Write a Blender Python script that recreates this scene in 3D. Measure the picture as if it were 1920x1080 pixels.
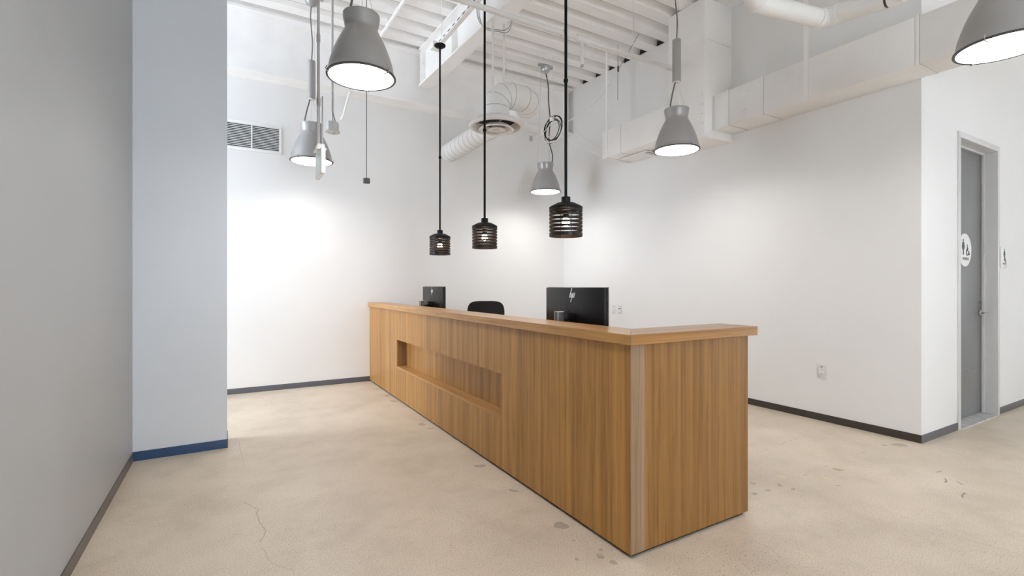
import bpy, bmesh, math, random
from mathutils import Vector, Matrix
random.seed(7)
PI = math.pi
SC = bpy.context.scene
COL = SC.collection
for _o in list(bpy.data.objects): bpy.data.objects.remove(_o)

# ------------------------------------------------------------------ camera
cam_d = bpy.data.cameras.new('camera'); cam = bpy.data.objects.new('camera', cam_d); COL.objects.link(cam)
cam_d.sensor_width = 36; cam_d.lens = 906/1920*36; cam_d.shift_y = -5/1920; cam_d.clip_start = .02
cam.location = (0, 0, 1.25); cam.rotation_euler = (PI/2, 0, math.radians(-30.24))
SC.camera = cam
# ------------------------------------------------------------------ world, daylight, exposure
W = bpy.data.worlds.new('sky'); SC.world = W; W.use_nodes = True
bg = W.node_tree.nodes['Background']; bg.inputs[0].default_value = (.81, .90, 1, 1); bg.inputs[1].default_value = 13.5
SC.view_settings.view_transform = 'Standard'; SC.view_settings.look = 'None'; SC.view_settings.gamma = 1
SC.view_settings.use_curve_mapping = False
SC.view_settings.exposure = 0.14
SC.cycles.max_bounces = 16; SC.cycles.diffuse_bounces = 12; SC.cycles.glossy_bounces = 4; SC.cycles.transparent_max_bounces = 12
SC.cycles.use_denoising = True; SC.cycles.sample_clamp_indirect = 8
SC.cycles.caustics_reflective = False; SC.cycles.caustics_refractive = False
LAMP_E = 6.0; LAMP_W = 7.6; LAMP_SPREAD = 160      # glow of the high-bay lenses; their beam in watts and degrees
BULB_E = 95.0

# ------------------------------------------------------------------ materials
def newmat(name):
    m = bpy.data.materials.new(name); m.use_nodes = True
    return m, m.node_tree.nodes, m.node_tree.links, m.node_tree.nodes['Principled BSDF']
def rampnode(N, stops):
    r = N.new('ShaderNodeValToRGB'); e = r.color_ramp.elements
    while len(e) < len(stops): e.new(.5)
    for k, (p, c) in enumerate(stops): e[k].position = p; e[k].color = (*c, 1)
    return r
def plain(name, c, rough=.5, metal=0, spec=.5, bump=0, bscale=200, vary=.04, vscale=6):
    m, N, L, b = newmat(name)
    tc = N.new('ShaderNodeTexCoord')
    n = N.new('ShaderNodeTexNoise'); n.inputs['Scale'].default_value = vscale; n.inputs['Detail'].default_value = 4
    L.new(tc.outputs['Object'], n.inputs['Vector'])
    r = rampnode(N, [(.3, [x*(1-vary) for x in c]), (.7, [min(1, x*(1+vary)) for x in c])])
    L.new(n.outputs['Fac'], r.inputs[0]); L.new(r.outputs[0], b.inputs['Base Color'])
    b.inputs['Roughness'].default_value = rough; b.inputs['Metallic'].default_value = metal
    b.inputs['Specular IOR Level'].default_value = spec
    if bump:
        n2 = N.new('ShaderNodeTexNoise'); n2.inputs['Scale'].default_value = bscale; n2.inputs['Detail'].default_value = 3
        L.new(tc.outputs['Object'], n2.inputs['Vector'])
        bp = N.new('ShaderNodeBump'); bp.inputs['Strength'].default_value = bump; bp.inputs['Distance'].default_value = .002
        L.new(n2.outputs['Fac'], bp.inputs['Height']); L.new(bp.outputs[0], b.inputs['Normal'])
    return m
def emit(name, c, s):
    m, N, L, b = newmat(name)
    b.inputs['Base Color'].default_value = (*c, 1); b.inputs['Emission Color'].default_value = (*c, 1)
    b.inputs['Emission Strength'].default_value = s
    return m
def mulv(N, L, col, fac, w=1.0):
    x = N.new('ShaderNodeMixRGB'); x.blend_type = 'MULTIPLY'; x.inputs[0].default_value = w
    L.new(col, x.inputs[1]); L.new(fac, x.inputs[2]); return x.outputs[0]

def floor_mat(name, tint=(1, 1, 1)):
    m, N, L, b = newmat(name)
    tc = N.new('ShaderNodeTexCoord')
    def noise(s, d=4, rough=.5):
        n = N.new('ShaderNodeTexNoise'); n.inputs['Scale'].default_value = s; n.inputs['Detail'].default_value = d
        n.inputs['Roughness'].default_value = rough; L.new(tc.outputs['Object'], n.inputs['Vector']); return n
    base = rampnode(N, [(.3, (.58, .49, .385)), (.5, (.655, .56, .445)), (.7, (.73, .635, .515))])
    L.new(noise(.9, 6, .6).outputs['Fac'], base.inputs[0])
    fine = rampnode(N, [(.33, (.72, .72, .71)), (.5, (.97, .97, .97)), (.66, (1.12, 1.12, 1.12))])
    L.new(noise(150, 3, .7).outputs['Fac'], fine.inputs[0])
    c = mulv(N, L, base.outputs[0], fine.outputs[0])
    cloud = rampnode(N, [(.32, (.88, .87, .86)), (.52, (1, 1, 1)), (.7, (1.03, 1.03, 1.03))]); L.new(noise(2.6, 7, .68).outputs['Fac'], cloud.inputs[0])
    c = mulv(N, L, c, cloud.outputs[0])
    # aggregate chips, denser in some zones
    v = N.new('ShaderNodeTexVoronoi'); v.inputs['Scale'].default_value = 85; L.new(tc.outputs['Object'], v.inputs['Vector'])
    vr = rampnode(N, [(.16, (.34, .31, .28)), (.27, (1, 1, 1))]); L.new(v.outputs['Distance'], vr.inputs[0])
    zone = rampnode(N, [(.44, (.08, .08, .08)), (.64, (1, 1, 1))]); L.new(noise(1.1, 3).outputs['Fac'], zone.inputs[0])
    sel = N.new('ShaderNodeMath'); sel.operation = 'GREATER_THAN'; sel.inputs[1].default_value = .72
    sp = N.new('ShaderNodeSeparateColor'); L.new(v.outputs['Color'], sp.inputs[0]); L.new(sp.outputs[0], sel.inputs[0])
    mm = N.new('ShaderNodeMath'); mm.operation = 'MULTIPLY'; L.new(sel.outputs[0], mm.inputs[0]); L.new(zone.outputs[0], mm.inputs[1])
    x = N.new('ShaderNodeMixRGB'); x.blend_type = 'MULTIPLY'; L.new(mm.outputs[0], x.inputs[0]); L.new(c, x.inputs[1]); L.new(vr.outputs[0], x.inputs[2])
    t = N.new('ShaderNodeMixRGB'); t.blend_type = 'MULTIPLY'; t.inputs[0].default_value = 1; t.inputs[2].default_value = (*tint, 1)
    L.new(x.outputs[0], t.inputs[1]); L.new(t.outputs[0], b.inputs['Base Color'])
    rr = N.new('ShaderNodeMapRange'); rr.inputs['To Min'].default_value = .30; rr.inputs['To Max'].default_value = .46
    L.new(noise(5, 5).outputs['Fac'], rr.inputs[0]); L.new(rr.outputs[0], b.inputs['Roughness'])
    b.inputs['Specular IOR Level'].default_value = .38
    bp = N.new('ShaderNodeBump'); bp.inputs['Strength'].default_value = .08; bp.inputs['Distance'].default_value = .002
    L.new(noise(120, 3).outputs['Fac'], bp.inputs['Height']); L.new(bp.outputs[0], b.inputs['Normal'])
    return m

def wood_mat(name, axis, light=(.53, .285, .092), dark=(.29, .142, .040), seed=0, rough=.38):
    """veneer: narrow figured stripes running along axis (0,1,2)"""
    m, N, L, b = newmat(name)
    tc = N.new('ShaderNodeTexCoord')
    def mapped(sc_a, sc_o):
        mp = N.new('ShaderNodeMapping'); s = [sc_o]*3; s[axis] = sc_a
        mp.inputs['Scale'].default_value = s; mp.inputs['Location'].default_value = (seed*3.1, seed*1.7, seed*2.3)
        L.new(tc.outputs['Object'], mp.inputs['Vector']); return mp.outputs[0]
    def noise(vec, d=4, rough=.5, dist=0):
        n = N.new('ShaderNodeTexNoise'); n.inputs['Scale'].default_value = 1; n.inputs['Detail'].default_value = d
        n.inputs['Roughness'].default_value = rough; n.inputs['Distortion'].default_value = dist
        L.new(vec, n.inputs['Vector']); return n.outputs['Fac']
    strip = rampnode(N, [(.28, dark), (.5, [(a*1.15+c)/2.15 for a, c in zip(light, dark)]), (.72, light)])
    L.new(noise(mapped(.25, 17), 4, .65), strip.inputs[0])
    med = rampnode(N, [(.32, (.70, .67, .63)), (.5, (1, 1, 1)), (.75, (1.12, 1.1, 1.06))])
    L.new(noise(mapped(1.1, 38), 4, .6, .5), med.inputs[0])
    fin = rampnode(N, [(.30, (.66, .62, .56)), (.48, (1, 1, 1)), (.75, (1.06, 1.06, 1.06))])
    L.new(noise(mapped(4.5, 190), 3, .65), fin.inputs[0])
    c = mulv(N, L, strip.outputs[0], med.outputs[0], .8); c = mulv(N, L, c, fin.outputs[0], .75)
    L.new(c, b.inputs['Base Color']); b.inputs['Roughness'].default_value = rough; b.inputs['Specular IOR Level'].default_value = .3
    bp = N.new('ShaderNodeBump'); bp.inputs['Strength'].default_value = .05; bp.inputs['Distance'].default_value = .001
    L.new(noise(mapped(4.5, 190), 3, .65), bp.inputs['Height']); L.new(bp.outputs[0], b.inputs['Normal'])
    return m

M = {}
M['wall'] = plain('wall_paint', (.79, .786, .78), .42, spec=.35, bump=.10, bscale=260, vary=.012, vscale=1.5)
M['wall_shaded'] = plain('shaded_wall_paint', (.41, .425, .44), .42, spec=.35, bump=.10, bscale=260, vary=.012, vscale=1.5)  # darker copy of the wall paint; the left wall's shade is in the colour
M['wall_daylit'] = plain('daylight_tinted_wall_paint', (.655, .685, .725), .42, spec=.35, bump=.10, bscale=260, vary=.012, vscale=1.5)  # cool daylight on the wall end is mixed into this paint colour
M['ceil'] = plain('white_ceiling_paint', (.92, .91, .9), .55, vary=.03, vscale=3)
M['steel_white'] = plain('white_painted_steel', (.9, .89, .88), .5, vary=.03, vscale=4)
M['duct'] = plain('painted_duct', (.86, .85, .835), .45, vary=.03, vscale=3)
M['duct_round'] = plain('greyer_round_duct_paint', (.70, .69, .675), .45, vary=.03, vscale=3)
M['seamline'] = plain('painted_seam', (.42, .41, .40), .5)
M['base_grey'] = plain('grey_vinyl_base', (.09, .09, .105), .35, vary=.05)
M['base_brown'] = plain('brown_vinyl_base', (.048, .038, .033), .35, vary=.05)
M['base_brown_lit'] = plain('lit_brown_vinyl_base', (.10, .083, .073), .35, vary=.05)  # lighter copy of the brown base, brighter lighting put into the colour
M['base_daylit'] = plain('daylight_tinted_vinyl_base', (.022, .062, .15), .35, vary=.05)  # blue cast of the daylight painted into the base strip
M['floor'] = floor_mat('polished_concrete')
M['stain'] = floor_mat('concrete_stain', (.66, .67, .69)); M['patch'] = floor_mat('concrete_patch', (1.12, 1.05, .95))
M['crackm'] = floor_mat('concrete_crack', (.72, .68, .62)); M['scuff'] = floor_mat('floor_scuff', (.4, .42, .45))
M['wood_v'] = wood_mat('oak_veneer_vertical', 2)
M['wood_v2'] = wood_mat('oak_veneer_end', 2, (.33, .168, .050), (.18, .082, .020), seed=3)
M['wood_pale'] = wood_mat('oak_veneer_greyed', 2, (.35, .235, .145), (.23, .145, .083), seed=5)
M['wood_y'] = wood_mat('oak_top_long', 1, (.56, .315, .115), (.38, .19, .062), seed=1, rough=.28)
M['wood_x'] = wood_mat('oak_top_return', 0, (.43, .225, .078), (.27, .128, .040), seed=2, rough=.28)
M['niche_end'] = wood_mat('oak_niche_side', 2, (.36, .2, .1), (.22, .11, .055), seed=4)
M['black'] = plain('black_powder_coat', (.004, .004, .004), .5, spec=.2, vary=.05)
M['black_in'] = plain('bronze_black_metal', (.010, .007, .0055), .4, spec=.28, vary=.05)
M['blackplastic'] = plain('black_plastic', (.007, .007, .0075), .3, spec=.3, vary=.1)
M['mongrey'] = plain('dark_grey_plastic', (.06, .06, .062), .4, vary=.08)
M['fabric'] = plain('black_mesh_fabric', (.012, .012, .013), .85, bump=.6, bscale=900)
M['bell'] = plain('grey_metallic_lacquer', (.38, .375, .37), .36, .35, vary=.03)
M['steel'] = plain('galvanised_steel', (.55, .55, .55), .35, .9, vary=.08)
M['chrome'] = plain('brushed_chrome', (.6, .6, .6), .22, 1, vary=.04)
M['cordgrey'] = plain('grey_cord', (.16, .16, .16), .5)
M['cordblack'] = plain('black_cord', (.02, .02, .02), .5)
M['white'] = plain('white_plastic', (.82, .82, .81), .35, vary=.01)
M['plate'] = plain('off_white_plate', (.66, .655, .645), .35, vary=.01)
M['greyplastic'] = plain('light_grey_plastic', (.55, .55, .55), .45, vary=.02)
M['darkhole'] = plain('black_recess', (.004, .004, .004), .7)
M['door'] = plain('grey_door_paint', (.20, .20, .20), .42, vary=.06, vscale=2, bump=.08)
M['frame'] = plain('light_grey_frame_paint', (.66, .655, .65), .3, vary=.02)
M['logo'] = plain('silver_logo', (.85, .85, .85), .25, .3, vary=.02)
M['signink'] = plain('charcoal_print', (.03, .03, .032), .4)
M['signgrey'] = plain('grey_print', (.25, .25, .25), .4)
M['stone'] = plain('stone_sill', (.55, .54, .53), .25, vary=.15, vscale=12)
M['exitface'] = plain('green_glow_acrylic', (.74, .82, .77), .2, vary=.03)  # the sign's green glow is given as a tint of the face
M['lens'] = emit('lit_lens', (1, .975, .94), LAMP_E)
M['bulb'] = emit('lit_bulb', (1, .62, .34), BULB_E)
def glass_mat():
    m, N, L, b = newmat('window_glass'); N.remove(b)
    o = N['Material Output']; t = N.new('ShaderNodeBsdfTransparent'); g = N.new('ShaderNodeBsdfGlossy'); g.inputs['Roughness'].default_value = .02
    x = N.new('ShaderNodeMixShader'); x.inputs[0].default_value = .06
    L.new(t.outputs[0], x.inputs[1]); L.new(g.outputs[0], x.inputs[2]); L.new(x.outputs[0], o.inputs[0]); return m
M['glass'] = glass_mat()

# ------------------------------------------------------------------ mesh helpers
def box(bm, x0, x1, y0, y1, z0, z1, bev=0, seg=2):
    g = bmesh.ops.create_cube(bm, size=1)
    for v in g['verts']:
        v.co = Vector(((x0+x1)/2+v.co.x*(x1-x0), (y0+y1)/2+v.co.y*(y1-y0), (z0+z1)/2+v.co.z*(z1-z0)))
    if bev:
        ed = list({e for v in g['verts'] for e in v.link_edges})
        bmesh.ops.bevel(bm, geom=ed, offset=bev, segments=seg, affect='EDGES', profile=.5)
    return bm
def nb(): return bmesh.new()
def bx(*a, bev=0): return box(nb(), *a, bev=bev)
def lathe(bm, prof, c=(0, 0, 0), seg=40, close=False):
    rings = []
    for r, z in prof:
        if r < 1e-6: rings.append([bm.verts.new((c[0], c[1], c[2]+z))])
        else: rings.append([bm.verts.new((c[0]+r*math.cos(2*PI*k/seg), c[1]+r*math.sin(2*PI*k/seg), c[2]+z)) for k in range(seg)])
    if close: rings.append(rings[0])
    for A, B in zip(rings, rings[1:]):
        for k in range(seg):
            k2 = (k+1) % seg
            if len(A) == 1 and len(B) == 1: continue
            if len(A) == 1: bm.faces.new((A[0], B[k2], B[k]))
            elif len(B) == 1: bm.faces.new((A[k], A[k2], B[0]))
            else: bm.faces.new((A[k], A[k2], B[k2], B[k]))
    return bm
def tube(bm, pts, r, seg=10, rs=None, caps=True):
    pts = [Vector(p) for p in pts]; n = len(pts); rings = []
    t0 = (pts[1]-pts[0]).normalized(); up = Vector((0, 0, 1)) if abs(t0.z) < .9 else Vector((1, 0, 0))
    u = t0.cross(up).normalized()
    for i, p in enumerate(pts):
        t = ((pts[min(i+1, n-1)]-pts[max(i-1, 0)])).normalized()
        u = (u-t*u.dot(t)).normalized(); w = t.cross(u)
        rr = rs[i] if rs else r
        rings.append([bm.verts.new(p+(u*math.cos(2*PI*k/seg)+w*math.sin(2*PI*k/seg))*rr) for k in range(seg)])
    for A, B in zip(rings, rings[1:]):
        for k in range(seg): bm.faces.new((A[k], A[(k+1) % seg], B[(k+1) % seg], B[k]))
    if caps: bm.faces.new(rings[0][::-1]); bm.faces.new(rings[-1])
    return bm
def spline(pts, n=8):
    P = [Vector(p) for p in pts]; P = [P[0]*2-P[1]]+P+[P[-1]*2-P[-2]]; out = []
    for i in range(1, len(P)-2):
        a, b, c, d = P[i-1:i+3]
        for k in range(n):
            t = k/n
            out.append(.5*((2*b)+(c-a)*t+(2*a-5*b+4*c-d)*t*t+(3*b-a-3*c+d)*t**3))
    out.append(P[-2]); return out
def prism(bm, poly, axis, a0, a1):
    """poly of 2D points extruded along axis; 2D order is the remaining axes in xyz order"""
    def P(p, a):
        q = list(p); q.insert(axis, a); return q
    A = [bm.verts.new(P(p, a0)) for p in poly]; B = [bm.verts.new(P(p, a1)) for p in poly]
    n = len(poly); bm.faces.new(A); bm.faces.new(B[::-1])
    for k in range(n): bm.faces.new((A[k], B[k], B[(k+1) % n], A[(k+1) % n]))
    return bm
def obj(name, bm, mat, parent=None, smooth=True, base=None):
    """one mesh object; coordinates of bm are world coordinates"""
    bmesh.ops.recalc_face_normals(bm, faces=bm.faces)
    off = Vector((0, 0, 0))
    p = parent
    while p is not None: off += p.location; p = p.parent
    if base is not None: off = Vector(base)
    for v in bm.verts: v.co -= off
    me = bpy.data.meshes.new(name); bm.to_mesh(me); bm.free()
    me.materials.append(M[mat])
    if smooth:
        for f in me.polygons: f.use_smooth = True
        me.set_sharp_from_angle(angle=math.radians(35))
    o = bpy.data.objects.new(name, me); COL.objects.link(o)
    if parent is not None: o.parent = parent
    if base is not None: o.location = base
    return o
def tag(o, label, cat=None, group=None, kind=None):
    o['label'] = label
    if cat: o['category'] = cat
    if group: o['group'] = group
    if kind: o['kind'] = kind
    return o
def thing(name, loc, label, cat, group=None):
    o = bpy.data.objects.new(name, None); COL.objects.link(o); o.location = loc; o.empty_display_size = .1
    return tag(o, label, cat, group)
def struct(name, bm, mat, label, parent=None, smooth=False):
    o = obj(name, bm, mat, parent, smooth)
    if parent is None: tag(o, label, None, None, 'structure')
    return o

# ------------------------------------------------------------------ dimensions of the place (metres)
XL, XR, YB, YP, YD, XE, YR = -.60, 4.72, 6.40, 4.32, 1.67, 10.0, -4.5
def deck(y): return 4.375+.038*(y-6.15)      # underside of the sloping roof deck
CT = 4.62; XA = -4.2     # XA: outer wall of the bay behind the projecting wall end

# floor
fl = struct('floor', bx(XA-.2, XE+.2, YR-.2, YB+.2, -.1, 0), 'floor', 'beige polished concrete floor with hairline cracks and stains')
# walls
struct('wall_left', bx(XL-.2, XL, YR, YP+.01, 0, CT), 'wall_shaded', 'smooth wall with grey shade in its colour running along the left edge of the photo')
struct('wall_pillar', bx(XA-.2, -.022, YP, YP+.25, 0, CT), 'wall_daylit', 'projecting wall end with bluish daylight in its colour beside the grey left wall')
struct('wall_back', bx(XA-.2, XR, YB, YB+.2, 0, CT), 'wall', 'white back wall behind the reception desk')
struct('wall_right', bx(XR, XR+.25, YD+.2, YB+.2, 0, CT), 'wall', 'long white wall on the right with the outlet and air duct')
# door wall with an opening
DX0, DX1, DZ = 5.475, 6.37, 2.535
bm = nb()
box(bm, XR, DX0-.05, YD, YD+.2, 0, CT); box(bm, DX1+.05, XE, YD, YD+.2, 0, CT); box(bm, DX0-.05, DX1+.05, YD, YD+.2, DZ+.05, CT)
struct('wall_door', bm, 'wall', 'white wall with the restroom door at the right edge')
# rear and far walls with windows (behind the camera)
def wall_with_windows(name, axis, pos, thick, a0, a1, wins, z0, z1, label):
    bm = nb()
    def B(p, q, c, d):
        if axis == 1: box(bm, p, q, min(pos, pos+thick), max(pos, pos+thick), c, d)
        else: box(bm, min(pos, pos+thick), max(pos, pos+thick), p, q, c, d)
    cur = a0
    for (s, e) in wins: B(cur, s, 0, CT); B(s, e, 0, z0); B(s, e, z1, CT); cur = e
    B(cur, a1, 0, CT)
    struct(name, bm, 'wall', label)
rear = [(.1, 2.1), (6.2, 6.6)]
side = [(-3.2, -1.9)]
wall_with_windows('wall_rear', 1, YR-.2, .2, XL-.2, XE+.2, rear, .4, 3.1, 'white window wall behind the viewer')
bay = [(4.65, 6.32)]
wall_with_windows('wall_bay', 0, XA-.2, .2, YP, YB+.2, bay, .3, 3.9, 'white outer wall of the bay behind the projecting wall end')
wall_with_windows('wall_far_right', 0, XE, .2, YR, YD+.2, side, .4, 3.1, 'white window wall at the far end of the corridor')
def portal(loc, rot, sx, sy):
    d = bpy.data.lights.new('window_portal', 'AREA'); d.shape = 'RECTANGLE'; d.size = sx; d.size_y = sy; d.cycles.is_portal = True
    o = bpy.data.objects.new('window_portal', d); COL.objects.link(o); o.location = loc; o.rotation_euler = rot
wn = 0
for (s, e) in rear:
    wn += 1; bm = nb(); y = YR-.12
    for a, b_, c, d_ in ((s, e, .4, .45), (s, e, 3.05, 3.1), (s, s+.05, .45, 3.05), (e-.05, e, .45, 3.05), ((s+e)/2-.025, (s+e)/2+.025, .45, 3.05)):
        box(bm, a, b_, y, y+.06, c, d_)
    w = struct('window_%d' % wn, bm, 'frame', 'window number %d from the left wall in the wall behind the viewer' % wn)
    for a, b_ in ((s+.05, (s+e)/2-.025), ((s+e)/2+.025, e-.05)): obj('pane', bx(a, b_, y+.027, y+.033, .45, 3.05), 'glass', w)
    portal(((s+e)/2, YR+.02, 1.75), (-PI/2, 0, 0), e-s, 2.7)
for (s, e) in side:
    wn += 1; bm = nb(); x = XE+.06
    for a, b_, c, d_ in ((s, e, .4, .45), (s, e, 3.05, 3.1), (s, s+.05, .45, 3.05), (e-.05, e, .45, 3.05), ((s+e)/2-.025, (s+e)/2+.025, .45, 3.05)):
        box(bm, x, x+.06, a, b_, c, d_)
    w = struct('window_%d' % wn, bm, 'frame', 'single tall window in the far corridor wall')
    for a, b_ in ((s+.05, (s+e)/2-.025), ((s+e)/2+.025, e-.05)): obj('pane', bx(x+.027, x+.033, a, b_, .45, 3.05), 'glass', w)
    portal((XE-.02, (s+e)/2, 1.75), (0, PI/2, 0), 2.7, e-s)

for (s, e) in bay:
    wn += 1; bm = nb(); x = XA-.12
    for a, b_, c, d_ in ((s, e, .3, .35), (s, e, 3.85, 3.9), (s, s+.05, .35, 3.85), (e-.05, e, .35, 3.85), ((s+e)/2-.025, (s+e)/2+.025, .35, 3.85)):
        box(bm, x, x+.06, a, b_, c, d_)
    w = struct('window_%d' % wn, bm, 'frame', 'tall window in the bay behind the projecting wall end')
    for a, b_ in ((s+.05, (s+e)/2-.025), ((s+e)/2+.025, e-.05)): obj('pane', bx(x+.027, x+.033, a, b_, .35, 3.85), 'glass', w)
    portal((XA+.02, (s+e)/2, 2.1), (0, -PI/2, 0), 3.6, e-s)

# ceiling: sheet and its downward ribs
bm = nb(); prism(bm, [(YR-.2, deck(YR-.2)+.105), (YB+.2, deck(YB+.2)+.105), (YB+.2, deck(YB+.2)+.23), (YR-.2, deck(YR-.2)+.23)], 0, XA-.2, XE+.2)
ce = struct('ceiling', bm, 'ceil', 'white painted ribbed metal roof deck')
per = .30; y = YB-.02; k = 0
while y > -2.2:
    b0, b1, t0, t1 = y-.165, y, y-.188, y+.023
    bm = nb(); prism(bm, [(b0, deck(b0)), (b1, deck(b1)), (min(t1, YB-.001), deck(t1)+.108), (t0, deck(t0)+.108)], 0, XA+.001 if b0 > YP+.25 else XL+.001, XE-.001 if b0 < YD-.2 else XR-.001)
    obj('deck_rib', bm, 'ceil', ce, smooth=False)
    obj('rib_lap', bx(XA+.002 if b0 > YP+.25 else XL+.002, XR-.002, b1-.006, b1-.001, deck(b1)-.0022, deck(b1)+.004), 'steel', ce, smooth=False) if b0 > 2.0 else None
    if b0 > 2.0:
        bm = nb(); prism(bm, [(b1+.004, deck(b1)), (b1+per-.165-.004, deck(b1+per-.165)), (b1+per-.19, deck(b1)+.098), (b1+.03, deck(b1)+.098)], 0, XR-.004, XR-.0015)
        if b1+per-.165 < YB-.2: obj('flute_opening_shade', bm, 'darkhole', ce, smooth=False)  # thin black plate stands for the dark inside the open flute
    y -= per

# baseboards
BH = .064
struct('baseboard_left', bx(XL, XL+.006, YR, YP-.006, 0, BH), 'base_brown_lit', 'brown rubber base strip along the grey left wall')
struct('baseboard_pillar', bx(XL, -.016, YP-.006, YP, 0, BH+.002), 'base_daylit', 'rubber base strip with daylight blue in its colour under the projecting wall end')
struct('baseboard_pillar_side', bx(-.022, -.016, YP, YP+.25, 0, BH+.002), 'base_daylit', 'thin sliver of base strip on the hidden side of the projecting wall end')
struct('baseboard_back', bx(XA, XR-.006, YB-.006, YB, 0, BH), 'base_grey', 'dark grey base strip along the white back wall')
struct('baseboard_right', bx(XR-.006, XR, YD, YB-.006, 0, BH), 'base_brown', 'dark brown base strip along the right wall')
struct('baseboard_door_near', bx(XR-.006, DX0-.05, YD-.006, YD, 0, BH), 'base_grey', 'short grey base strip between the wall corner and the door')
struct('baseboard_door_far', bx(DX1+.05, XE, YD-.006, YD, 0, BH), 'base_grey', 'grey base strip beyond the restroom door')

# floor marks
cracks = [
([(0.073, 3.185), (0.101, 3.111), (0.132, 3.037), (0.126, 2.974), (0.135, 2.892), (0.145, 2.813), (0.154, 2.738), (0.134, 2.684), (0.124, 2.647)], .0075),
([(0.121, 2.597), (0.143, 2.535), (0.154, 2.445), (0.196, 2.367), (0.239, 2.316), (0.238, 2.267)], .0035),
([(0.06, 4.437), (0.067, 4.167), (0.078, 3.969), (0.087, 3.811)], .004),
([(3.154, 1.439), (3.144, 1.326), (3.14, 1.183), (3.14, 1.061), (3.13, 0.926), (3.155, 0.818), (3.172, 0.738)], .0032),
([(2.205, 1.455), (2.215, 1.402), (2.21, 1.36), (2.184, 1.305)], .003),
([(3.713, 2.205), (3.815, 2.23), (3.881, 2.232), (3.954, 2.231), (4.041, 2.244)], .006),
([(3.406, 2.198), (3.466, 2.195), (3.544, 2.208)], .004)]
scuffs = [[(4.076, 1.359), (4.144, 1.355)], [(3.998, 1.294), (3.964, 1.274), (3.924, 1.265), (3.923, 1.253)],
 [(4.008, 1.239), (3.959, 1.188)], [(3.824, 1.141), (3.76, 1.133), (3.719, 1.117)]]
def ribbon(pts, w, z=.0005, jit=.8):
    P = spline([(p[0], p[1], z) for p in pts], 4); bm = nb(); prev = None; n = len(P)
    for i, p in enumerate(P):
        t = (P[min(i+1, n-1)]-P[max(i-1, 0)]).normalized(); s = Vector((-t.y, t.x, 0))
        j = w*random.uniform(.5, 1.2)*(.35 if i in (0, n-1) else 1); q = p+s*random.uniform(-1, 1)*w*jit
        cur = (bm.verts.new(q+s*j/2), bm.verts.new(q-s*j/2))
        if prev: bm.faces.new((prev[0], cur[0], cur[1], prev[1]))
        prev = cur
    return bm
for p, w in cracks: obj('crack', ribbon(p, w), 'crackm', fl, False)
for p in scuffs: obj('scuff', ribbon(p, .011, jit=.15), 'scuff', fl, False)
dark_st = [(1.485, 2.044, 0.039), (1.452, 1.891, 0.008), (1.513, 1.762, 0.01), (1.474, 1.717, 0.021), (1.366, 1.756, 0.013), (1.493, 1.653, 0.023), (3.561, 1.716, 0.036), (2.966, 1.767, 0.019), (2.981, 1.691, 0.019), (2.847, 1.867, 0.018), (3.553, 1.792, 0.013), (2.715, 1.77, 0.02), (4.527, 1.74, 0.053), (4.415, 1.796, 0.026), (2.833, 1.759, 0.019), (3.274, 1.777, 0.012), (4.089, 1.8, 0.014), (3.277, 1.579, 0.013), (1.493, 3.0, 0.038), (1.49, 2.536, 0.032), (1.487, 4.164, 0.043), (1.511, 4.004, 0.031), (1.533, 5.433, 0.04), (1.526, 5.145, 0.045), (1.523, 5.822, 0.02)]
light_st = [(3.742, 1.936, 0.02), (3.119, 1.84, 0.029), (3.907, 1.806, 0.026), (3.729, 1.868, 0.018), (4.372, 1.956, 0.02), (4.521, 1.964, 0.021), (4.119, 1.954, 0.017), (3.334, 1.681, 0.026), (-0.531, 4.21, 0.021), (-0.474, 4.258, 0.019), (-0.542, 3.454, 0.019), (-0.468, 3.442, 0.018), (-0.474, 3.393, 0.011), (-0.474, 3.255, 0.011), (-0.479, 2.881, 0.017), (-0.48, 2.748, 0.017)]
def blob(x, y, r):
    bm = nb(); n = 16; a = random.uniform(0, 6); e = random.uniform(.55, .95); ph = [random.uniform(0, 6) for _ in range(3)]; vs = []
    for k in range(n):
        t = 2*PI*k/n; q = r*(1+.14*math.sin(2*t+ph[0])+.12*math.sin(3*t+ph[1])+.07*math.sin(5*t+ph[2]))
        u, v = q*math.cos(t), q*e*math.sin(t)
        vs.append(bm.verts.new((x+u*math.cos(a)-v*math.sin(a), y+u*math.sin(a)+v*math.cos(a), .0005)))
    bm.faces.new(vs); return bm
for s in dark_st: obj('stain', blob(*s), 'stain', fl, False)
for s in light_st: obj('patch', blob(*s), 'patch', fl, False)

# ------------------------------------------------------------------ reception desk
FX, EY, EX = 1.575, 1.63, 2.44        # front face, near end face, right edge of end
NY0, NY1, NZ0, NZ1, ND = 2.838, 5.20, .366, .655, .108
TZ, TH = 1.026, .048
desk = thing('reception_desk', (2.0, 4.0, 0), 'long oak veneer reception desk with a recessed niche in its front', 'desk')
g = .0008; PB = .018; PT = TZ-TH; TP = .02
obj('toe_kick', bx(FX+.018, EX-.02, EY+.018, YB-.002, 0, PB+.002), 'black', desk)
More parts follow.
